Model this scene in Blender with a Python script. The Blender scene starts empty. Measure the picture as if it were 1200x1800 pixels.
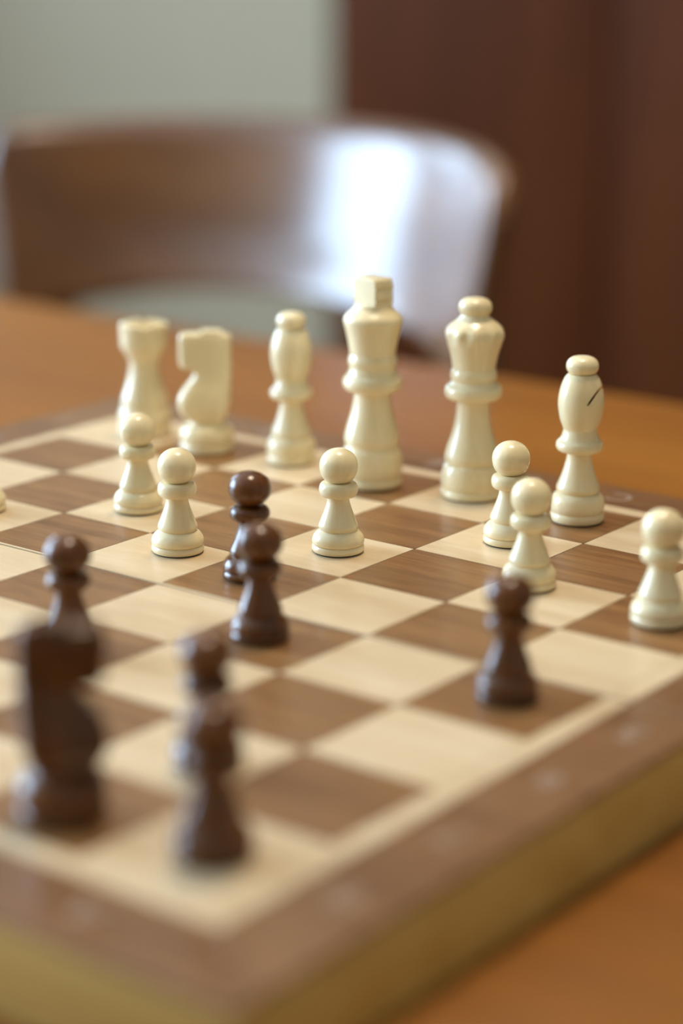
import bpy, bmesh, math, random
from mathutils import Vector, Matrix

random.seed(7)
S = 0.04                     # one chess square, metres
TABLE_Z = 0.75
BOARD_T = 0.58 * S           # thickness of the closed board
TOP = TABLE_Z + BOARD_T      # playing surface
COL = bpy.context.scene.collection
scene = bpy.context.scene


def P(a, b, z=0.0):
    """board coordinates (squares from the right edge, squares from the near edge) -> world"""
    return Vector((-a * S, b * S, TOP + z * S))


# ------------------------------------------------------------------ camera
cam_d = bpy.data.cameras.new('camera')
cam = bpy.data.objects.new('camera', cam_d)
COL.objects.link(cam)
cR = Vector((0.79540632, 0.60603394, 0.00718664))
cU = Vector((-0.16811584, 0.20922501, 0.96330782))
cF = Vector((-0.58229361, 0.76742932, -0.2683028))
cC = Vector((6.68330525 * S, -7.75285086 * S, 4.99051556 * S + TOP))
m = Matrix((cR, cU, -cF)).transposed().to_4x4()
m.translation = cC
cam.matrix_world = m
cam_d.sensor_fit = 'VERTICAL'
cam_d.sensor_height = 36.0
cam_d.sensor_width = 24.0
cam_d.lens = 3767.52 / 1800 * 36
cam_d.clip_start = 0.02
cam_d.clip_end = 50
cam_d.dof.use_dof = True
cam_d.dof.focus_distance = 17.44 * S
cam_d.dof.aperture_fstop = 3.6
scene.camera = cam

# ------------------------------------------------------------------ world, lights, exposure
world = bpy.data.worlds.new('world')
scene.world = world
world.use_nodes = True
wb_ = world.node_tree.nodes['Background']
wb_.inputs[0].default_value = (0.62, 0.78, 1.0, 1)
wb_.inputs[1].default_value = 1.2

WALL_L, WALL_R, WALL_F, WALL_B, CEIL = -2.8, 1.9, 2.3, -2.3, 2.5
WIN_Y0, WIN_Y1, WIN_Z0, WIN_Z1 = -1.60, 0.42, 0.80, 2.25

ADDED_WIN_Y0, ADDED_WIN_Y1 = 0.78, 1.85  # opening of the added window, placed where the right of the backrest reflects
for y0_, y1_, power in ((WIN_Y0, WIN_Y1, 315), (ADDED_WIN_Y0, ADDED_WIN_Y1, 46)):      # bright window, and a dim unseen one added for the chair's lavender sheen
    win = bpy.data.lights.new('window_daylight', 'AREA')
    win.shape = 'RECTANGLE'
    win.size = WIN_Z1 - WIN_Z0 - 0.06
    win.size_y = y1_ - y0_ - 0.06
    win.energy = power
    win.color = (0.60, 0.78, 1.0)
    wo = bpy.data.objects.new('window_daylight', win)
    COL.objects.link(wo)
    wo.location = (WALL_L - 0.13, (y0_ + y1_) / 2, (WIN_Z0 + WIN_Z1) / 2)
    wo.rotation_euler = (0, math.radians(-90), 0)

scene.view_settings.view_transform = 'Standard'
scene.view_settings.look = 'None'
scene.view_settings.gamma = 1.0
scene.view_settings.use_curve_mapping = False
scene.view_settings.exposure = -0.55
LAMP_POWER = 25.0
LAMP_COLOR = (1.0, 0.83, 0.60)


# ------------------------------------------------------------------ materials
def srgb(r, g, b):
    f = lambda c: c / 12.92 if c <= 0.04045 else ((c + 0.055) / 1.055) ** 2.4
    return (f(r / 255), f(g / 255), f(b / 255), 1)


def new_mat(name):
    mt = bpy.data.materials.new(name)
    mt.use_nodes = True
    nt = mt.node_tree
    return mt, nt, nt.nodes, nt.links, nt.nodes['Principled BSDF']


def wood(name, c1, c2, c3, scale=(6, 60, 60), rough=0.35, coat=0.0, bump=0.05, fleck=0.25, spec=0.5, detail_scale=1.0):
    """grain runs along local x; three tones, object-shifted so that no two pieces match"""
    mt, nt, N, L, B = new_mat(name)
    tc = N.new('ShaderNodeTexCoord')
    oi = N.new('ShaderNodeObjectInfo')
    add = N.new('ShaderNodeVectorMath'); add.operation = 'ADD'
    mul = N.new('ShaderNodeVectorMath'); mul.operation = 'SCALE'
    comb = N.new('ShaderNodeCombineXYZ')
    L.new(oi.outputs['Random'], comb.inputs[0]); L.new(oi.outputs['Random'], comb.inputs[1]); L.new(oi.outputs['Random'], comb.inputs[2])
    L.new(comb.outputs[0], mul.inputs[0]); mul.inputs['Scale'].default_value = 3.7
    L.new(tc.outputs['Object'], add.inputs[0]); L.new(mul.outputs[0], add.inputs[1])
    mp = N.new('ShaderNodeMapping'); mp.inputs['Scale'].default_value = scale
    L.new(add.outputs[0], mp.inputs[0])
    n1 = N.new('ShaderNodeTexNoise'); n1.inputs['Scale'].default_value = 1.0 * detail_scale
    n1.inputs['Detail'].default_value = 5; n1.inputs['Distortion'].default_value = 0.6
    L.new(mp.outputs[0], n1.inputs['Vector'])
    rp = N.new('ShaderNodeValToRGB')
    rp.color_ramp.elements[0].position = 0.28; rp.color_ramp.elements[0].color = c1
    rp.color_ramp.elements[1].position = 0.72; rp.color_ramp.elements[1].color = c3
    e = rp.color_ramp.elements.new(0.5); e.color = c2
    L.new(n1.outputs[0], rp.inputs[0])
    mp2 = N.new('ShaderNodeMapping'); mp2.inputs['Scale'].default_value = (scale[0] * 5, scale[1] * 7, scale[2] * 7)
    L.new(add.outputs[0], mp2.inputs[0])
    n2 = N.new('ShaderNodeTexNoise'); n2.inputs['Scale'].default_value = 1.0; n2.inputs['Detail'].default_value = 3
    L.new(mp2.outputs[0], n2.inputs['Vector'])
    mr = N.new('ShaderNodeMapRange'); mr.inputs[1].default_value = 0.35; mr.inputs[2].default_value = 0.7
    mr.inputs[3].default_value = 1 + fleck * 0.4; mr.inputs[4].default_value = 1 - fleck
    L.new(n2.outputs[0], mr.inputs[0])
    mx = N.new('ShaderNodeVectorMath'); mx.operation = 'SCALE'
    L.new(rp.outputs[0], mx.inputs[0]); L.new(mr.outputs[0], mx.inputs['Scale'])
    L.new(mx.outputs[0], B.inputs['Base Color'])
    B.inputs['Roughness'].default_value = rough
    B.inputs['Specular IOR Level'].default_value = spec
    B.inputs['Coat Weight'].default_value = coat
    B.inputs['Coat Roughness'].default_value = 0.12
    if bump:
        bp = N.new('ShaderNodeBump'); bp.inputs['Strength'].default_value = bump; bp.inputs['Distance'].default_value = 0.0004
        L.new(n2.outputs[0], bp.inputs['Height']); L.new(bp.outputs[0], B.inputs['Normal'])
    return mt


def plain(name, col, rough=0.6, noise=0.06, nscale=30, metal=0.0, spec=0.5):
    mt, nt, N, L, B = new_mat(name)
    tc = N.new('ShaderNodeTexCoord')
    n = N.new('ShaderNodeTexNoise'); n.inputs['Scale'].default_value = nscale; n.inputs['Detail'].default_value = 4
    L.new(tc.outputs['Object'], n.inputs['Vector'])
    mr = N.new('ShaderNodeMapRange'); mr.inputs[3].default_value = 1 - noise; mr.inputs[4].default_value = 1 + noise
    L.new(n.outputs[0], mr.inputs[0])
    mx = N.new('ShaderNodeVectorMath'); mx.operation = 'SCALE'; mx.inputs[0].default_value = col[:3]
    L.new(mr.outputs[0], mx.inputs['Scale']); L.new(mx.outputs[0], B.inputs['Base Color'])
    B.inputs['Roughness'].default_value = rough; B.inputs['Metallic'].default_value = metal
    B.inputs['Specular IOR Level'].default_value = spec
    return mt


M_MAPLE = wood('maple_veneer', srgb(202, 173, 134), srgb(213, 187, 149), srgb(221, 198, 163), (14, 70, 70), 0.38, 0.05, 0.02, 0.05)
M_WALNUT = wood('walnut_veneer', srgb(120, 80, 43), srgb(138, 96, 54), srgb(154, 111, 66), (14, 190, 190), 0.38, 0.1, 0.04, 0.26)
M_BORDER = wood('walnut_border', srgb(116, 78, 45), srgb(130, 90, 54), srgb(142, 101, 63), (10, 90, 90), 0.36, 0.15, 0.04, 0.2)
M_PINE = wood('pine_box_side', srgb(206, 168, 92), srgb(216, 182, 106), srgb(224, 192, 118), (6, 60, 90), 0.5, 0, 0.03, 0.08)
M_CREAM = wood('cream_lacquer', srgb(238, 215, 166), srgb(244, 224, 178), srgb(248, 231, 190), (60, 60, 14), 0.3, 0.35, 0.03, 0.04)
M_DARK = wood('dark_stained_lacquer', srgb(76, 40, 12), srgb(98, 55, 17), srgb(118, 70, 24), (70, 70, 16), 0.2, 0.15, 0.04, 0.25, 0.42)
M_FELT = plain('dark_felt', srgb(44, 42, 34), 0.95, 0.2, 900)
M_INK = plain('silver_grey_print', srgb(168, 146, 128), 0.3, 0.05, 200)
M_SLOT = plain('slot_dark', srgb(40, 26, 14), 0.9, 0.1, 300)
M_TABLE = wood('table_orange_wood', srgb(134, 80, 22), srgb(148, 91, 26), srgb(160, 102, 32), (1.5, 14, 14), 0.42, 0.0, 0.02, 0.12, 0.35)
M_CHAIR = wood('chair_brown_wood', srgb(88, 52, 22), srgb(106, 65, 29), srgb(122, 78, 36), (2, 14, 22), 0.36, 0.85, 0.0, 0.14)
M_CHAIR.node_tree.nodes['Principled BSDF'].inputs['Coat Roughness'].default_value = 0.24
M_WARD = wood('wardrobe_red_brown', srgb(66, 31, 10), srgb(76, 37, 12), srgb(85, 43, 16), (14, 14, 1.2), 0.6, 0.0, 0.0, 0.12, 0.08)
M_WALL = plain('wall_paint', srgb(164, 152, 127), 0.85, 0.02, 8)
M_CEIL = plain('ceiling_paint', srgb(232, 228, 218), 0.9, 0.02, 8)
M_FLOOR = wood('floor_wood', srgb(120, 84, 54), srgb(138, 98, 64), srgb(152, 110, 74), (1.5, 12, 12), 0.45, 0, 0.02, 0.15)
M_FRAME = plain('window_frame_white', srgb(232, 232, 228), 0.45, 0.02, 20)
M_SHADE = plain('lamp_metal', srgb(210, 205, 195), 0.4, 0.02, 50)


def glass():
    mt, nt, N, L, B = new_mat('window_glass')
    N.remove(B)
    out = N['Material Output']
    tr = N.new('ShaderNodeBsdfTransparent'); tr.inputs[0].default_value = (0.95, 0.98, 1, 1)
    gl = N.new('ShaderNodeBsdfGlossy'); gl.inputs['Roughness'].default_value = 0.02
    mx = N.new('ShaderNodeMixShader'); mx.inputs[0].default_value = 0.05
    L.new(tr.outputs[0], mx.inputs[1]); L.new(gl.outputs[0], mx.inputs[2]); L.new(mx.outputs[0], out.inputs[0])
    return mt


def emit(name, col, st):
    mt, nt, N, L, B = new_mat(name)
    B.inputs['Base Color'].default_value = (0.9, 0.88, 0.82, 1)
    B.inputs['Emission Color'].default_value = (*col, 1)
    B.inputs['Emission Strength'].default_value = st
    return mt


M_GLASS = glass()
M_BULB = emit('lamp_diffuser', LAMP_COLOR, 6.0)


# ------------------------------------------------------------------ mesh helpers
def obj(name, me, mat, parent=None, loc=None):
    o = bpy.data.objects.new(name, me)
    if mat and not me.materials:
        me.materials.append(mat)
    COL.objects.link(o)
    if parent:
        o.parent = parent
    if loc is not None:
        o.location = loc
    return o


def finish(bm, name, smooth=None):
    bmesh.ops.recalc_face_normals(bm, faces=bm.faces)
    me = bpy.data.meshes.new(name)
    bm.to_mesh(me); bm.free()
    if smooth is not None:
        for p in me.polygons:
            p.use_smooth = True
        me.set_sharp_from_angle(angle=math.radians(smooth))
    return me


def box_bm(bm, x0, x1, y0, y1, z0, z1, bevel=0.0, seg=2):
    vs = [bm.verts.new(v) for v in ((x0, y0, z0), (x1, y0, z0), (x1, y1, z0), (x0, y1, z0), (x0, y0, z1), (x1, y0, z1), (x1, y1, z1), (x0, y1, z1))]
    fs = [bm.faces.new([vs[i] for i in f]) for f in ((3, 2, 1, 0), (4, 5, 6, 7), (0, 1, 5, 4), (1, 2, 6, 5), (2, 3, 7, 6), (3, 0, 4, 7))]
    if bevel:
        es = {e for f in fs for e in f.edges}
        bmesh.ops.bevel(bm, geom=list(es), offset=bevel, segments=seg, affect='EDGES', profile=0.5)


def box(name, x0, x1, y0, y1, z0, z1, mat, parent=None, bevel=0.0, seg=2, origin=True):
    """box whose origin sits at its own centre (so wood grain coordinates are local)"""
    c = Vector(((x0 + x1) / 2, (y0 + y1) / 2, (z0 + z1) / 2)) if origin else Vector((0, 0, 0))
    bm = bmesh.new()
    box_bm(bm, x0 - c.x, x1 - c.x, y0 - c.y, y1 - c.y, z0 - c.z, z1 - c.z, bevel, seg)
    me = finish(bm, name, 35 if bevel else None)
    return obj(name, me, mat, parent, c if origin else None)


def prism(name, poly, z0, z1, mat, parent=None, bevel=0.0):
    """vertical prism over a polygon in x, y"""
    bm = bmesh.new()
    lo = [bm.verts.new((x, y, z0)) for x, y in poly]
    hi = [bm.verts.new((x, y, z1)) for x, y in poly]
    bm.faces.new(lo[::-1]); top = bm.faces.new(hi)
    n = len(poly)
    for i in range(n):
        bm.faces.new((lo[i], lo[(i + 1) % n], hi[(i + 1) % n], hi[i]))
    if bevel:
        bmesh.ops.bevel(bm, geom=list(top.edges), offset=bevel, segments=2, affect='EDGES', profile=0.5)
    return obj(name, finish(bm, name), mat, parent)


def catmull(pts, n=5, raw=False):
    """smooth a profile; a repeated point makes a corner"""
    out = []
    for i in range(len(pts) - 1):
        p1, p2 = Vector(pts[i]), Vector(pts[i + 1])
        if (p2 - p1).length < 1e-9:
            continue
        p0 = Vector(pts[i - 1]) if i > 0 else p1
        p3 = Vector(pts[i + 2]) if i + 2 < len(pts) else p2
        for k in range(n):
            t = k / n
            out.append(0.5 * ((2 * p1) + (p2 - p0) * t + (2 * p0 - 5 * p1 + 4 * p2 - p3) * t * t + (3 * p1 - p0 - 3 * p2 + p3) * t ** 3))
    out.append(Vector(pts[-1]))
    if raw:
        return [(v[0], v[1]) for v in out]
    return [(max(v[0], 0.0), v[1]) for v in out]


def arc_ring(r, z, dr, dz, a0=-90, a1=90, n=12, power=1.0):
    """half torus profile: bulges to r, from z-dz to z+dz"""
    o = []
    for k in range(n + 1):
        t = math.radians(a0 + (a1 - a0) * k / n)
        o.append((r - dr + dr * abs(math.cos(t)) ** power, z + dz * math.sin(t)))
    return o


def ball(r, z, rz, a0=-90, a1=90, n=22, pw=1.0):
    return [(r * max(0, math.cos(math.radians(a0 + (a1 - a0) * k / n))) ** pw, z + rz * math.sin(math.radians(a0 + (a1 - a0) * k / n))) for k in range(n + 1)]


def lathe(name, prof, seg=56, mod=None, smooth=50):
    """profile (r, z) in squares, turned about z; mod(r, z, angle) reshapes the radius"""
    bm = bmesh.new()
    rings = []
    for r, z in prof:
        if r < 1e-6:
            rings.append([bm.verts.new((0, 0, z * S))])
        else:
            ring = []
            for k in range(seg):
                t = 2 * math.pi * k / seg
                rr = mod(r, z, t) if mod else r
                ring.append(bm.verts.new((rr * S * math.cos(t), rr * S * math.sin(t), z * S)))
            rings.append(ring)
    for A, B in zip(rings, rings[1:]):
        if len(A) == 1 and len(B) == 1:
            continue
        for k in range(seg):
            k2 = (k + 1) % seg
            if len(A) == 1:
                bm.faces.new((A[0], B[k2], B[k]))
            elif len(B) == 1:
                bm.faces.new((A[k], A[k2], B[0]))
            else:
                bm.faces.new((A[k], A[k2], B[k2], B[k]))
    if len(rings[0]) > 1:
        bm.faces.new(rings[0][::-1])
    if len(rings[-1]) > 1:
        bm.faces.new(rings[-1])
    return finish(bm, name, smooth)


def cut(me, cutters, name):
    """boolean difference of a mesh with box cutters given as (matrix, half sizes)"""
    o = bpy.data.objects.new('tmp', me); COL.objects.link(o)
    tmp = []
    for mat4, h in cutters:
        bm = bmesh.new(); box_bm(bm, -h[0], h[0], -h[1], h[1], -h[2], h[2])
        bm.transform(mat4)
        c = bpy.data.objects.new('tmpc', finish(bm, 'tmpc')); COL.objects.link(c); tmp.append(c)
        md = o.modifiers.new('b', 'BOOLEAN'); md.object = c; md.operation = 'DIFFERENCE'; md.solver = 'EXACT'
    dg = bpy.context.evaluated_depsgraph_get()
    new = bpy.data.meshes.new_from_object(o.evaluated_get(dg))
    new.name = name
    for t in tmp + [o]:
        bpy.data.objects.remove(t)
    for p in new.polygons:
        p.use_smooth = True
    new.set_sharp_from_angle(angle=math.radians(40))
    return new


def thing(name, loc, label, cat, group=None, rz=0.0, kind=None):
    o = bpy.data.objects.new(name, None)
    o.empty_display_size = 0.02
    COL.objects.link(o)
    o.location = loc; o.rotation_euler = (0, 0, rz)
    o['label'] = label
    if cat: o['category'] = cat
    if group: o['group'] = group
    if kind: o['kind'] = kind
    return o


def tag(o, label=None, cat=None, group=None, kind=None):
    if label: o['label'] = label
    if cat: o['category'] = cat
    if group: o['group'] = group
    if kind: o['kind'] = kind
    return o


# ------------------------------------------------------------------ the room
tag(box('floor', WALL_L - .2, WALL_R + .2, WALL_B - .2, WALL_F + .2, -0.1, 0, M_FLOOR), 'brown wooden floor of the room', kind='structure')
tag(box('ceiling', WALL_L - .2, WALL_R + .2, WALL_B - .2, WALL_F + .2, CEIL, CEIL + .1, M_CEIL), 'off-white ceiling above the table', kind='structure')
tag(box('wall_back', WALL_L - .2, WALL_R + .2, WALL_F, WALL_F + .1, 0, CEIL, M_WALL), 'grey beige wall behind the chair', kind='structure')
tag(box('wall_front', WALL_L - .2, WALL_R + .2, WALL_B - .1, WALL_B, 0, CEIL, M_WALL), 'grey beige wall behind the camera', kind='structure')
tag(box('wall_right', WALL_R, WALL_R + .1, WALL_B, WALL_F, 0, CEIL, M_WALL), 'grey beige wall on the right', kind='structure')
bm = bmesh.new()
box_bm(bm, WALL_L - .1, WALL_L, WALL_B, WIN_Y0, 0, CEIL)
box_bm(bm, WALL_L - .1, WALL_L, WIN_Y1, ADDED_WIN_Y0, 0, CEIL)
box_bm(bm, WALL_L - .1, WALL_L, ADDED_WIN_Y1, WALL_F, 0, CEIL)
for y0_, y1_ in ((WIN_Y0, WIN_Y1), (ADDED_WIN_Y0, ADDED_WIN_Y1)):
    box_bm(bm, WALL_L - .1, WALL_L, y0_, y1_, 0, WIN_Z0)
    box_bm(bm, WALL_L - .1, WALL_L, y0_, y1_, WIN_Z1, CEIL)
tag(obj('wall_left', finish(bm, 'wall_left'), M_WALL), 'grey beige wall with the wide window and an added second one', kind='structure')
for nm, y0_, y1_, lb in (('window_1', WIN_Y0, WIN_Y1, 'wide white framed window letting in cool daylight'), ('added_sheen_window', ADDED_WIN_Y0, ADDED_WIN_Y1, 'narrower white framed window, added out of view to give the chair its sheen')):
    w1 = thing(nm, (WALL_L - .06, (y0_ + y1_) / 2, WIN_Z0), lb, None, kind='structure')
    hw, hh = (y1_ - y0_) / 2, WIN_Z1 - WIN_Z0
    bm = bmesh.new()
    box_bm(bm, -.03, .03, -hw, -hw + .05, 0, hh); box_bm(bm, -.03, .03, hw - .05, hw, 0, hh)
    box_bm(bm, -.03, .03, -hw + .05, hw - .05, 0, .05); box_bm(bm, -.03, .03, -hw + .05, hw - .05, hh - .05, hh)
    obj('window_frame', finish(bm, 'window_frame'), M_FRAME, w1)
    box('pane', -.004, .004, -hw + .05, hw - .05, .05, hh - .05, M_GLASS, w1)

# wardrobe with flush doors behind the chair, right half of the picture
WX0, WX1, WY0, WY1 = -1.565, 0.25, 2.05, 2.29
wd = thing('wardrobe', ((WX0 + WX1) / 2, (WY0 + WY1) / 2, 0), 'tall dark red-brown wooden wardrobe against the grey wall', 'wardrobe')
wc = Vector(((WX0 + WX1) / 2, (WY0 + WY1) / 2, 0))


def lbox(name, c, x0, x1, y0, y1, z0, z1, mat, parent, **k):
    return box(name, x0 - c.x, x1 - c.x, y0 - c.y, y1 - c.y, z0 - c.z, z1 - c.z, mat, parent, **k)


lbox('carcass', wc, WX0, WX1, WY0 + .022, WY1, 0.0, 2.2, M_WARD, wd, bevel=.003)
for i in range(4):
    x0 = WX0 + .02 + i * .435
    lbox('door', wc, x0 + .002, x0 + .431, WY0, WY0 + .022, .08, 2.15, M_WARD, wd, bevel=.003)
lbox('plinth', wc, WX0 + .02, WX1 - .02, WY0 + .012, WY0 + .022, 0, .075, M_WARD, wd)

# ------------------------------------------------------------------ table
TX0, TX1, TY0, TY1 = -26.5 * S, 12 * S, -6.5 * S, 14.6 * S
tcx = Vector(((TX0 + TX1) / 2, (TY0 + TY1) / 2, 0))
tb = thing('dining_table', tcx, 'orange-brown wooden table under the chess board', 'table')
lbox('tabletop', tcx, TX0, TX1, TY0, TY1, TABLE_Z - .03, TABLE_Z, M_TABLE, tb, bevel=.006, seg=3)
for sx in (0, 1):
    for sy in (0, 1):
        x = TX0 + .06 if sx == 0 else TX1 - .12
        y = TY0 + .06 if sy == 0 else TY1 - .12
        lbox('leg', tcx, x, x + .06, y, y + .06, 0, TABLE_Z - .03, M_TABLE, tb, bevel=.004)
lbox('apron', tcx, TX0 + .12, TX1 - .12, TY0 + .08, TY0 + .1, TABLE_Z - .11, TABLE_Z - .03, M_TABLE, tb)
lbox('apron', tcx, TX0 + .12, TX1 - .12, TY1 - .1, TY1 - .08, TABLE_Z - .11, TABLE_Z - .03, M_TABLE, tb)
lbox('apron', tcx, TX0 + .08, TX0 + .1, TY0 + .12, TY1 - .12, TABLE_Z - .11, TABLE_Z - .03, M_TABLE, tb)
lbox('apron', tcx, TX1 - .1, TX1 - .08, TY0 + .12, TY1 - .12, TABLE_Z - .11, TABLE_Z - .03, M_TABLE, tb)

# ------------------------------------------------------------------ chair behind the table
CH = Vector((-16.86 * S, 17.0 * S, 0))
ch = thing('chair', CH, 'brown wooden chair with a curved glossy backrest behind the table', 'chair')


def backrest():
    """bent panel: concave towards the table, reclined, wider at the top, rounded corners"""
    bm = bmesh.new()
    nu, nv = 56, 22
    z0, z1 = 0.677, 0.826
    Rr = 6.66 * S
    cyl_y = (15.84 - 17.0) * S
    th = 0.02
    front, back = {}, {}
    for i in range(nu + 1):
        for j in range(nv + 1):
            u = -1 + 2 * i / nu
            v = -1 + 2 * j / nv
            # squircle mapping towards rounded corners
            rc = 0.24
            uu = u; vv = v
            cx, cy = 1 - rc * .62, 1 - rc * 1.45
            # rounded top and bottom corners: pull the height in near the ends
            e = max(0.0, (abs(u) - (1 - .10)) / .10)
            lim = 1 - (1 - math.sqrt(max(0, 1 - e * e))) * .42
            vv = v * lim
            hwid = (5.14 + 0.58 * (vv + 1) / 2) * S
            ang = uu * math.asin(min(.98, hwid / Rr))
            rec = (vv) * 0.5 * S
            zc = (z0 + z1) / 2 + vv * (z1 - z0) / 2
            # lower edge arches up a little in the middle, the top edge rises in the middle
            if vv < 0:
                zc += (-vv) * .034 * (1 - abs(u) ** 2.4)
            else:
                zc += vv * .010 * (1 - u * u) - vv * .004
            # edges are bull-nosed: the panel thins out near its rim
            rim = max(abs(u) ** 48, abs(v) ** 22)
            t2 = th / 2 * math.sqrt(max(0.0, 1 - rim * .9))
            for sgn, store in ((-1, front), (1, back)):
                rr = Rr + sgn * t2
                store[i, j] = bm.verts.new((rr * math.sin(ang), cyl_y + rr * math.cos(ang) + rec, zc))
    for i in range(nu):
        for j in range(nv):
            bm.faces.new((front[i, j], front[i + 1, j], front[i + 1, j + 1], front[i, j + 1]))
            bm.faces.new((back[i, j], back[i, j + 1], back[i + 1, j + 1], back[i + 1, j]))
    for i in range(nu):
        bm.faces.new((front[i, 0], back[i, 0], back[i + 1, 0], front[i + 1, 0]))
        bm.faces.new((front[i, nv], front[i + 1, nv], back[i + 1, nv], back[i, nv]))
    for j in range(nv):
        bm.faces.new((front[0, j], front[0, j + 1], back[0, j + 1], back[0, j]))
        bm.faces.new((front[nu, j], back[nu, j], back[nu, j + 1], front[nu, j + 1]))
    return finish(bm, 'backrest', 60)


obj('backrest', backrest(), M_CHAIR, ch)


def tube(name, pts, rads, mat, parent, seg=14):
    bm = bmesh.new()
    rings = []
    for i, p in enumerate(pts):
        p = Vector(p)
        d = (Vector(pts[min(i + 1, len(pts) - 1)]) - Vector(pts[max(i - 1, 0)])).normalized()
        ax = d.cross(Vector((0, 1, 0)) if abs(d.y) < .9 else Vector((1, 0, 0))).normalized()
        ay = d.cross(ax)
        rings.append([bm.verts.new(p + rads[i] * (ax * math.cos(2 * math.pi * k / seg) + ay * math.sin(2 * math.pi * k / seg))) for k in range(seg)])
    for A, B in zip(rings, rings[1:]):
        for k in range(seg):
            bm.faces.new((A[k], A[(k + 1) % seg], B[(k + 1) % seg], B[k]))
    bm.faces.new(rings[0][::-1]); bm.faces.new(rings[-1])
    return obj(name, finish(bm, name, 50), mat, parent)


# seat, legs
bm = bmesh.new()
nseg = 48
for zz in (0.43, 0.455):
    pass
ring_lo, ring_hi = [], []
for k in range(nseg):
    t = 2 * math.pi * k / nseg
    c, s_ = math.cos(t), math.sin(t)
    x = .205 * math.copysign(abs(c) ** .55, c); y = -.03 + .2 * math.copysign(abs(s_) ** .55, s_)
    ring_lo.append(bm.verts.new((x * .97, y * .97, .43))); ring_hi.append(bm.verts.new((x, y, .455)))
bm.faces.new(ring_lo[::-1]); bm.faces.new(ring_hi)
for k in range(nseg):
    bm.faces.new((ring_lo[k], ring_lo[(k + 1) % nseg], ring_hi[(k + 1) % nseg], ring_hi[k]))
obj('seat', finish(bm, 'seat', 40), M_CHAIR, ch)
for sx in (-1, 1):
    tube('leg', [(sx * .17, -.19, 0), (sx * .16, -.16, .43)], [.014, .019], M_CHAIR, ch)
    tube('leg', [(sx * .17, .22, 0), (sx * .178, .15, .43), (sx * .186, .142, .60), (sx * .189, .150, .72)], [.014, .019, .016, .012], M_CHAIR, ch)

# ------------------------------------------------------------------ ceiling lamp
lamp = thing('ceiling_lamp', (-.25, .50, CEIL), 'round ceiling lamp giving warm light above the board', 'lamp')
me = lathe('lamp_rim', [(0, 0), (5.2, 0), (5.4, -.3), (5.4, -1.2), (5.0, -1.2), (5.0, -.5), (0, -.5)], 48)
obj('lamp_rim', me, M_SHADE, lamp)
me = lathe('diffuser', [(0, -1.35), (3.0, -1.3), (4.9, -1.05), (4.9, -.8), (0, -.8)], 48)
obj('diffuser', me, M_BULB, lamp)
ld = bpy.data.lights.new('lamp_light', 'AREA')
ld.shape = 'DISK'; ld.size = .36; ld.energy = LAMP_POWER; ld.color = LAMP_COLOR
lo = bpy.data.objects.new('lamp_light', ld)
COL.objects.link(lo)
lo.location = (-.25, .50, CEIL - 1.5 * S)

# ------------------------------------------------------------------ chess board: two hinged halves
board = thing('chess_board', (-4 * S, 4 * S, TABLE_Z), 'folding wooden chess board with walnut and maple squares on the table', 'chess board')
BW = 0.79       # outer edge of the walnut border, squares beyond the playing field
ST = 0.17       # light inlay strip
VT = 0.04       # thickness of the veneer
SUNK = 0.004


def bl(a, b):
    """square coordinates -> local x, y of the board"""
    return (-(a - 4) * S, (b - 4) * S)


def bpoly(name, ab, z0, z1, mat, parent, off, bevel=0.0):
    pts = [bl(*q) for q in ab]
    cx = sum(p[0] for p in pts) / len(pts); cy = sum(p[1] for p in pts) / len(pts)
    pts = [(x - cx, y - cy) for x, y in pts]
    area = sum(pts[i][0] * pts[(i + 1) % len(pts)][1] - pts[(i + 1) % len(pts)][0] * pts[i][1] for i in range(len(pts)))
    if area < 0: pts = pts[::-1]
    o = prism(name, pts, (z0 - z1) * S, 0, mat, parent, bevel)
    o.location = Vector((cx, cy, z1 * S)) - off
    return o


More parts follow.
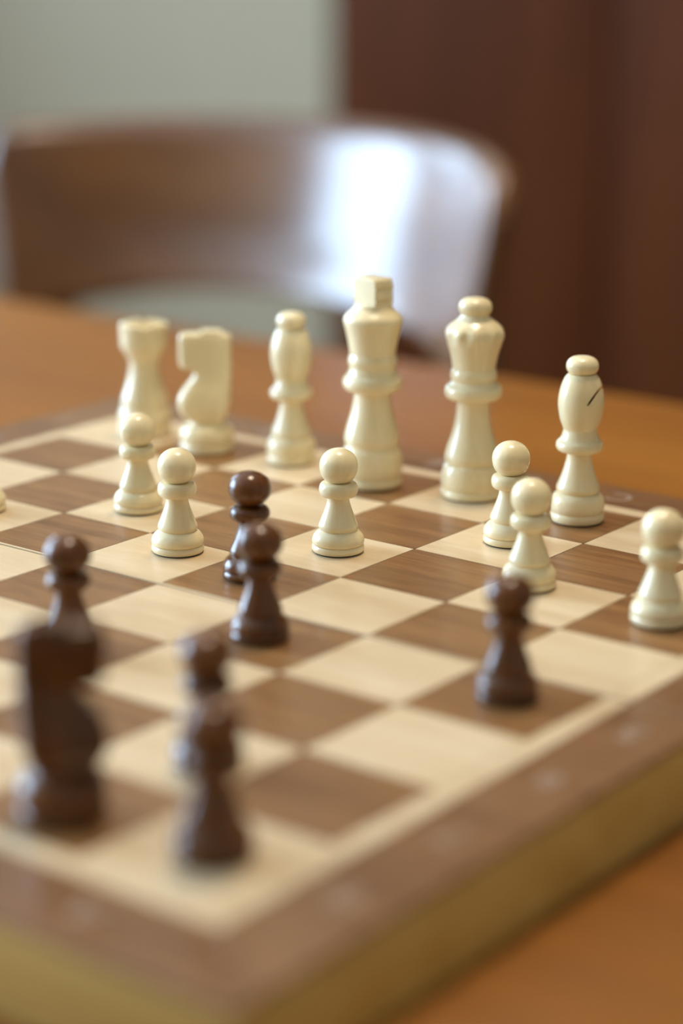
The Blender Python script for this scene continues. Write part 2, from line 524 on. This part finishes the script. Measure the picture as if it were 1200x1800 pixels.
zt = BOARD_T / S
halves = []
for hname, lo_b, hi_b in (('near', -BW, 3.976), ('far', 4.004, 8 + BW)):
    cb = (lo_b + hi_b) / 2
    ox, oy = bl(4, cb)
    off = Vector((ox, oy, 0))
    bm = bmesh.new()
    box_bm(bm, -(4 + BW) * S, (4 + BW) * S, -(hi_b - lo_b) / 2 * S, (hi_b - lo_b) / 2 * S, 0, (zt - VT) * S, .0006, 2)
    half = obj('board_half', finish(bm, 'board_half', 40), M_PINE, board, off)
    halves.append((half, off))
    near = hname == 'near'
    # lip of bare light wood along the fold, level with the squares
    if not near:
        bpoly('fold_lip', [(-ST, 4.004), (8 + ST, 4.004), (8 + ST, 4.032), (-ST, 4.032)], zt - VT, zt, M_MAPLE, half, off)
    rows = range(0, 4) if near else range(4, 8)
    g = 0.004
    for j in rows:
        for i in range(8):
            light = (i + j) % 2 == 0
            b0 = j + g if j != 4 else 4.036
            b1 = j + 1 - g if j != 3 else 3.976
            bpoly('square', [(i + g, b0), (i + 1 - g, b0), (i + 1 - g, b1), (i + g, b1)], zt - VT, zt, M_MAPLE if light else M_WALNUT, half, off)
    b_edge = 0 if near else 8
    sg = -1 if near else 1
    fold = 3.976 if near else 4.004
    # light inlay strips: the long one and two short ones
    bpoly('inlay_strip', [(0, b_edge), (8, b_edge), (8 + ST, b_edge + sg * ST), (-ST, b_edge + sg * ST)], zt - VT, zt - .001, M_MAPLE, half, off)
    bpoly('inlay_strip', [(0, b_edge), (-ST, b_edge + sg * ST), (-ST, fold), (0, fold)], zt - VT, zt - .001, M_MAPLE, half, off)
    bpoly('inlay_strip', [(8, b_edge), (8 + ST, b_edge + sg * ST), (8 + ST, fold), (8, fold)], zt - VT, zt - .001, M_MAPLE, half, off)
    # walnut border, mitred at the corners
    e0, e1 = b_edge + sg * ST, b_edge + sg * BW
    bpoly('border', [(-ST, e0), (8 + ST, e0), (8 + BW, e1), (-BW, e1)], zt - VT, zt, M_BORDER, half, off, .0007)
    o = bpoly('border', [(-ST, e0), (-BW, e1), (-BW, fold), (-ST, fold)], zt - VT, zt, M_BORDER, half, off, .0007)
    o2 = bpoly('border', [(8 + ST, e0), (8 + BW, e1), (8 + BW, fold), (8 + ST, fold)], zt - VT, zt, M_BORDER, half, off, .0007)

# printed coordinates on the border
dgl = None


def text_mesh(ch_):
    cu = bpy.data.curves.new('t', 'FONT'); cu.body = ch_; cu.size = .34 * S
    cu.align_x = 'CENTER'; cu.align_y = 'CENTER'; cu.extrude = 0.00005
    o = bpy.data.objects.new('t', cu); COL.objects.link(o)
    dg = bpy.context.evaluated_depsgraph_get(); dg.update()
    me = bpy.data.meshes.new_from_object(o.evaluated_get(dg)); me.name = 'coordinate_mark'
    bpy.data.objects.remove(o)
    xs = [v.co.x for v in me.vertices]; ys = [v.co.y for v in me.vertices]
    cx, cy = (min(xs) + max(xs)) / 2, (min(ys) + max(ys)) / 2
    for v in me.vertices:
        v.co.x -= cx; v.co.y -= cy
    return me


MID = (ST + BW) / 2 - .02
for i in range(8):
    me = text_mesh('ABCDEFGH'[i])
    for b, hf, rz in ((-MID, 0, math.pi), (8 + MID, 1, math.pi)):
        half, off = halves[hf]
        x, y = bl(i + .5, b)
        o = obj('coordinate_mark', me, M_INK, half, Vector((x, y, zt * S + .00004)) - off)
        o.rotation_euler = (0, 0, rz)
    me = text_mesh('87654321'[i])
    for a in (-MID, 8 + MID):
        half, off = halves[0 if i < 4 else 1]
        x, y = bl(a, i + .5)
        o = obj('coordinate_mark', me, M_INK, half, Vector((x, y, zt * S + .00004)) - off)
        o.rotation_euler = (0, 0, math.pi)

# ------------------------------------------------------------------ chess pieces


def disc(r, z0, z1, e=.014):
    return [(0, z0), (r - e * .6, z0), (r, z0 + e), (r, z1 - e), (r - e * .8, z1), (0, z1)]


def felt(r):
    return lathe('felt_pad', [(0, 0), (r, 0), (r, .012), (0, .012)], 40, smooth=30)


F0 = .012


def build_pawn(oblate=False):
    hr, hz = (.166, .138) if oblate else (.156, .144)
    return [
        ('felt_pad', felt(.195), True),
        ('base', lathe('base', disc(.213, F0, .066)), False),
        ('body', lathe('body', [(0, .066), (.196, .066)] + catmull([(.196, .066), (.209, .078), (.213, .100), (.206, .130), (.186, .160), (.160, .181), (.151, .189), (.151, .189), (.160, .206), (.159, .230), (.150, .254), (.138, .285), (.117, .34), (.099, .395), (.091, .43), (.089, .49)], 4) + [(0, .49)]), False),
        ('collar', lathe('collar', [(0, .468), (.10, .468)] + arc_ring(.158, .525, .060, .060, -88, 80, 14, .9 if oblate else .55) + [(0, .584)]), False),
        ('head', lathe('head', [(r, z) for r, z in ball(hr, .72, hz, -76, 0, 16, .85 if oblate else .62)] + ball(hr, .72, hz, 0, 90, 16, .95)[1:]), False),
    ]


def build_bishop():
    mit = lathe('mitre', [(0, .80), (.138, .80)] + catmull([(.138, .80), (.150, .83), (.176, .90), (.195, 1.02), (.190, 1.11), (.171, 1.19), (.146, 1.25), (.118, 1.285)], 5) + [(0, 1.285)])
    # the slanting slot sawn into the mitre from one side
    ang = math.radians(28)
    mt = Matrix.Translation(Vector((.165 * S, 0, 1.17 * S))) @ Matrix.Rotation(-math.radians(62), 4, 'Y')
    mit = cut(mit, [(mt, (.135 * S, .30 * S, .0085 * S))], 'mitre')
    return [
        ('felt_pad', felt(.212), True),
        ('base', lathe('base', disc(.230, F0, .085)), False),
        ('body', lathe('body', [(0, .085), (.218, .085)] + catmull([(.218, .085), (.229, .12), (.230, .165), (.221, .207), (.196, .244), (.170, .258), (.170, .258), (.182, .278), (.184, .308), (.171, .342), (.149, .40), (.126, .475), (.108, .55), (.101, .63)], 4) + [(0, .63)]), False),
        ('collar', lathe('collar', [(0, .612), (.12, .612)] + arc_ring(.202, .668, .06, .054, -88, 62, 12, .8) + catmull([(.170, .722), (.156, .75), (.146, .785), (.143, .81)], 4) + [(0, .81)]), False),
        ('mitre', mit, False),
        ('finial', lathe('finial', [(0, 1.275), (.10, 1.275)] + ball(.138, 1.352, .085, -72, 90, 22, .64)), False),
    ]


def build_king():
    # notched block of the cross: outline in (x, z), extruded along y
    w, t, z0, z1 = .150, .105, 1.62, 1.905
    out = [(-w * .92, z0), (w * .92, z0), (w, z0 + .075), (w * .86, z0 + .092), (w, z0 + .109), (w, z0 + .180), (w * .86, z0 + .197), (w, z0 + .214), (w * .95, z1 - .02), (w * .80, z1)]
    out = out + [(-x, z) for x, z in out[2:][::-1]]
    bm = bmesh.new()
    A = [bm.verts.new((x * S, -t * S, z * S)) for x, z in out]
    B = [bm.verts.new((x * S, t * S, z * S)) for x, z in out]
    fa = bm.faces.new(A[::-1]); fb = bm.faces.new(B)
    for k in range(len(out)):
        bm.faces.new((A[k], A[(k + 1) % len(out)], B[(k + 1) % len(out)], B[k]))
    bmesh.ops.bevel(bm, geom=[e for f in (fa, fb) for e in f.edges], offset=.018 * S, segments=3, affect='EDGES', profile=.6)
    cross = finish(bm, 'cross', 35)
    return [
        ('felt_pad', felt(.255), True),
        ('base', lathe('base', disc(.276, F0, .085)), False),
        ('body', lathe('body', [(0, .085), (.262, .085)] + catmull([(.262, .085), (.275, .13), (.280, .20), (.274, .27), (.258, .33), (.236, .368), (.228, .38), (.228, .38), (.244, .405), (.248, .445), (.240, .495), (.222, .565), (.194, .66), (.174, .75), (.162, .84), (.160, .90)], 4) + [(0, .90)]), False),
        ('collar', lathe('collar', [(0, .875), (.17, .875)] + arc_ring(.268, .952, .075, .075, -88, 60, 14, .8) + catmull([(.230, 1.02), (.216, 1.05), (.208, 1.085), (.206, 1.10), (.206, 1.10), (.217, 1.12), (.221, 1.155), (.214, 1.19), (.204, 1.215)], 4) + [(0, 1.215)]), False),
        ('crown', lathe('crown', [(0, 1.20), (.20, 1.20)] + catmull([(.204, 1.205), (.210, 1.25), (.224, 1.33), (.246, 1.43), (.264, 1.50), (.263, 1.535), (.246, 1.565), (.206, 1.60), (.176, 1.63), (.168, 1.65), (.16, 1.66)], 5) + [(0, 1.67)]), False),
        ('cross', cross, False),
    ]


def build_queen():
    def scallop(r, z, t):
        w = max(0.0, 1 - abs(z - 1.475) / .085) ** .7
        n = .5 - .5 * math.cos(10 * t)
        return r - w * .022 * (1 - n) ** 1.2
    return [
        ('felt_pad', felt(.25), True),
        ('base', lathe('base', disc(.270, F0, .080)), False),
        ('body', lathe('body', [(0, .080), (.256, .080)] + catmull([(.256, .080), (.269, .12), (.271, .17), (.262, .24), (.244, .295), (.222, .315), (.222, .315), (.237, .335), (.241, .375), (.234, .415), (.216, .48), (.182, .58), (.157, .70), (.146, .80), (.143, .90)], 4) + [(0, .90)]), False),
        ('collar', lathe('collar', [(0, .885), (.15, .885)] + arc_ring(.256, .960, .07, .072, -88, 60, 14, .8) + catmull([(.216, 1.022), (.200, 1.04), (.190, 1.055), (.190, 1.055), (.202, 1.075), (.206, 1.11), (.199, 1.145), (.190, 1.165)], 4) + [(0, 1.165)]), False),
        ('coronet', lathe('coronet', [(0, 1.15), (.188, 1.15)] + catmull([(.190, 1.16), (.197, 1.22), (.216, 1.31), (.242, 1.39), (.262, 1.445), (.265, 1.48), (.250, 1.52), (.214, 1.555), (.165, 1.59), (.132, 1.625), (.12, 1.645)], 6) + [(0, 1.645)], 108, scallop), False),
        ('finial', lathe('finial', [(0, 1.63), (.115, 1.63)] + ball(.148, 1.705, .086, -72, 90, 22, .6)), False),
    ]


def build_rook():
    top = lathe('battlement', [(0, .74), (.148, .74)] + catmull([(.148, .74), (.158, .77), (.180, .81), (.200, .845), (.206, .87), (.206, .87), (.228, .885), (.233, .91), (.233, .91), (.236, 1.00), (.238, 1.09), (.236, 1.112), (.226, 1.122)], 4) + [(.155, 1.122), (.150, 1.06), (0, 1.05)])
    cs = []
    for k in range(3):
        cs.append((Matrix.Translation(Vector((0, 0, 1.12 * S))) @ Matrix.Rotation(math.radians(60 * k + 15), 4, 'Z'), (.5 * S, .018 * S, .032 * S)))
    top = cut(top, cs, 'battlement')
    return [
        ('felt_pad', felt(.242), True),
        ('base', lathe('base', disc(.262, F0, .080)), False),
        ('body', lathe('body', [(0, .080), (.250, .080)] + catmull([(.250, .080), (.262, .12), (.262, .18), (.252, .24), (.236, .275), (.228, .285), (.228, .285), (.232, .32), (.226, .37), (.208, .43), (.182, .51), (.163, .59), (.148, .67), (.147, .75)], 4) + [(0, .75)]), False),
        ('battlement', top, False),
    ]


def interp(tab, z):
    for (z0, v0), (z1, v1) in zip(tab, tab[1:]):
        if z <= z1:
            t = (z - z0) / (z1 - z0)
            t = max(0, min(1, t))
            return v0 + (v1 - v0) * t
    return tab[-1][1]


def build_knight():
    # front and back outline and half thickness over the height; every row is one rounded rectangle
    fr = catmull([(.285, -.10), (.31, -.165), (.345, -.215), (.40, -.255), (.46, -.273), (.52, -.270), (.58, -.245), (.64, -.200), (.70, -.152), (.745, -.126), (.775, -.122), (.795, -.135), (.803, -.17), (.810, -.22), (.825, -.245), (.86, -.258), (.93, -.262), (1.05, -.262), (1.12, -.256), (1.143, -.235), (1.152, -.19)], 3, True)
    bk = catmull([(.285, .155), (.34, .185), (.40, .212), (.48, .230), (.62, .240), (.75, .243), (.90, .244), (1.06, .242), (1.12, .234), (1.143, .215), (1.152, .17)], 4, True)
    th = [(.285, .150), (.34, .190), (.45, .205), (.56, .185), (.70, .145), (.80, .125), (.95, .115), (1.10, .105), (1.14, .092), (1.152, .06)]
    zs = sorted(set([round(z, 5) for z, _ in fr]))
    bm = bmesh.new()
    rings = []
    nseg = 48
    for z in zs:
        x0, x1, t = interp(fr, z), interp(bk, z), interp(th, z)
        # mane: shallow steps carved down the back of the neck
        if .52 < z < 1.12:
            x1 -= .012 * max(0, math.sin((z - .52) * 2 * math.pi / .12)) ** 2
        cx, hx = (x0 + x1) / 2, (x1 - x0) / 2
        ring = []
        for k in range(nseg):
            a = 2 * math.pi * k / nseg
            c, s_ = math.cos(a), math.sin(a)
            e = .5
            ring.append(bm.verts.new(((cx + hx * math.copysign(abs(c) ** e, c)) * S, t * math.copysign(abs(s_) ** e, s_) * S, z * S)))
        rings.append(ring)
    for A, B in zip(rings, rings[1:]):
        for k in range(nseg):
            bm.faces.new((A[k], A[(k + 1) % nseg], B[(k + 1) % nseg], B[k]))
    bm.faces.new(rings[0][::-1]); bm.faces.new(rings[-1])
    head = finish(bm, 'horse_head', 55)
    parts = [
        ('felt_pad', felt(.24), True),
        ('base', lathe('base', disc(.258, F0, .085)), False),
        ('body', lathe('body', [(0, .085), (.246, .085)] + catmull([(.246, .085), (.258, .12), (.259, .17), (.250, .215), (.225, .25), (.19, .27), (.180, .29)], 4) + [(0, .30)]), False),
        ('horse_head', head, False),
    ]
    for sy in (-1, 1):
        bm = bmesh.new()
        bmesh.ops.create_uvsphere(bm, u_segments=12, v_segments=8, radius=.022 * S)
        for v in bm.verts:
            v.co.y *= .5
            v.co += Vector((-.12 * S, sy * .109 * S, 1.05 * S))
        parts.append(('eye', finish(bm, 'eye', 60), False))
        bm = bmesh.new()
        box_bm(bm, -.05 * S, .15 * S, sy * .055 * S - .032 * S, sy * .055 * S + .032 * S, 1.11 * S, 1.176 * S, .012 * S, 3)
        parts.append(('ear', finish(bm, 'ear', 40), False))
    return parts


CACHE = {}
BUILD = dict(pawn=build_pawn, bishop=build_bishop, king=build_king, queen=build_queen, rook=build_rook, knight=build_knight)


def piece(kind, dark, a, b, label, rz=0.0, scale=1.0):
    key = (kind, dark)
    if key not in CACHE:
        parts = build_pawn(True) if (kind == 'pawn' and dark) else BUILD[kind]()
        CACHE[key] = parts
    t = thing(kind, P(a, b), label, 'chess piece', ('dark brown' if dark else 'cream') + ' chess pieces on the board', rz)
    for nm, me, isfelt in CACHE[key]:
        o = obj(nm, me, M_FELT if isfelt else (M_DARK if dark else M_CREAM), t)
    return t


VIEW = math.atan2(cF.y, cF.x)          # azimuth of the line of sight


def face(deg):
    """yaw that turns a knight's muzzle (local -x) to the given picture direction: 0 = away, 90 = left"""
    return VIEW + math.radians(deg) + math.pi


piece('rook', False, 7.42, 7.60, 'cream wooden rook on the far left corner square')
piece('knight', False, 6.51, 7.48, 'cream wooden knight facing left, next to the rook', face(90))
piece('bishop', False, 5.59, 7.63, 'cream wooden bishop standing between the knight and the king', VIEW - math.radians(60))
piece('king', False, 4.50, 7.43, 'tall cream wooden king with a notched block on top', VIEW + math.radians(40))
piece('queen', False, 3.57, 7.67, 'cream wooden queen with a scalloped crown, right of the king')
piece('bishop', False, 2.41, 7.57, 'cream wooden bishop with a dark slit, right of the queen', VIEW - math.radians(112))
piece('pawn', False, 5.56, 5.47, 'cream wooden pawn standing in front of the cream rook', .4)
piece('pawn', False, 4.46, 4.74, 'cream wooden pawn on a light square, just left of the glossy dark pawn', 1.1)
piece('pawn', False, 3.45, 5.56, 'cream wooden pawn standing alone in front of the king', 2.0)
piece('pawn', False, 2.50, 6.64, 'cream wooden pawn in front of the queen, partly hidden by another cream pawn', 2.9)
piece('pawn', False, 1.72, 5.72, 'cream wooden pawn right behind the dark pawn near the right border', 3.7)
piece('pawn', False, 0.50, 5.58, 'cream wooden pawn at the right edge of the photo', 4.4)
piece('pawn', False, 6.62, 4.62, 'cream wooden pawn cut off by the left edge of the photo', 5.2)
piece('pawn', True, 3.55, 4.56, 'glossy dark brown pawn half hidden behind another dark pawn', .8)
piece('pawn', True, 2.56, 3.48, 'dark brown pawn in front of the glossy dark pawn', 1.7)
piece('pawn', True, 0.51, 3.56, 'dark brown pawn on a dark square near the right border', 2.6)
piece('pawn', True, 3.41, 2.42, 'dark brown pawn right behind the dark knight', 3.3)
piece('pawn', True, 1.30, 1.44, 'blurred dark brown pawn right behind the dark pawn on the near corner square', 4.1)
t_ = piece('pawn', True, 0.43, 0.48, 'blurred dark brown pawn on the near corner square', 5.0)
piece('knight', True, 1.47, 0.37, 'blurred dark brown knight in the left foreground', face(-80))
t_.scale = (1.08, 1.08, 1.06)
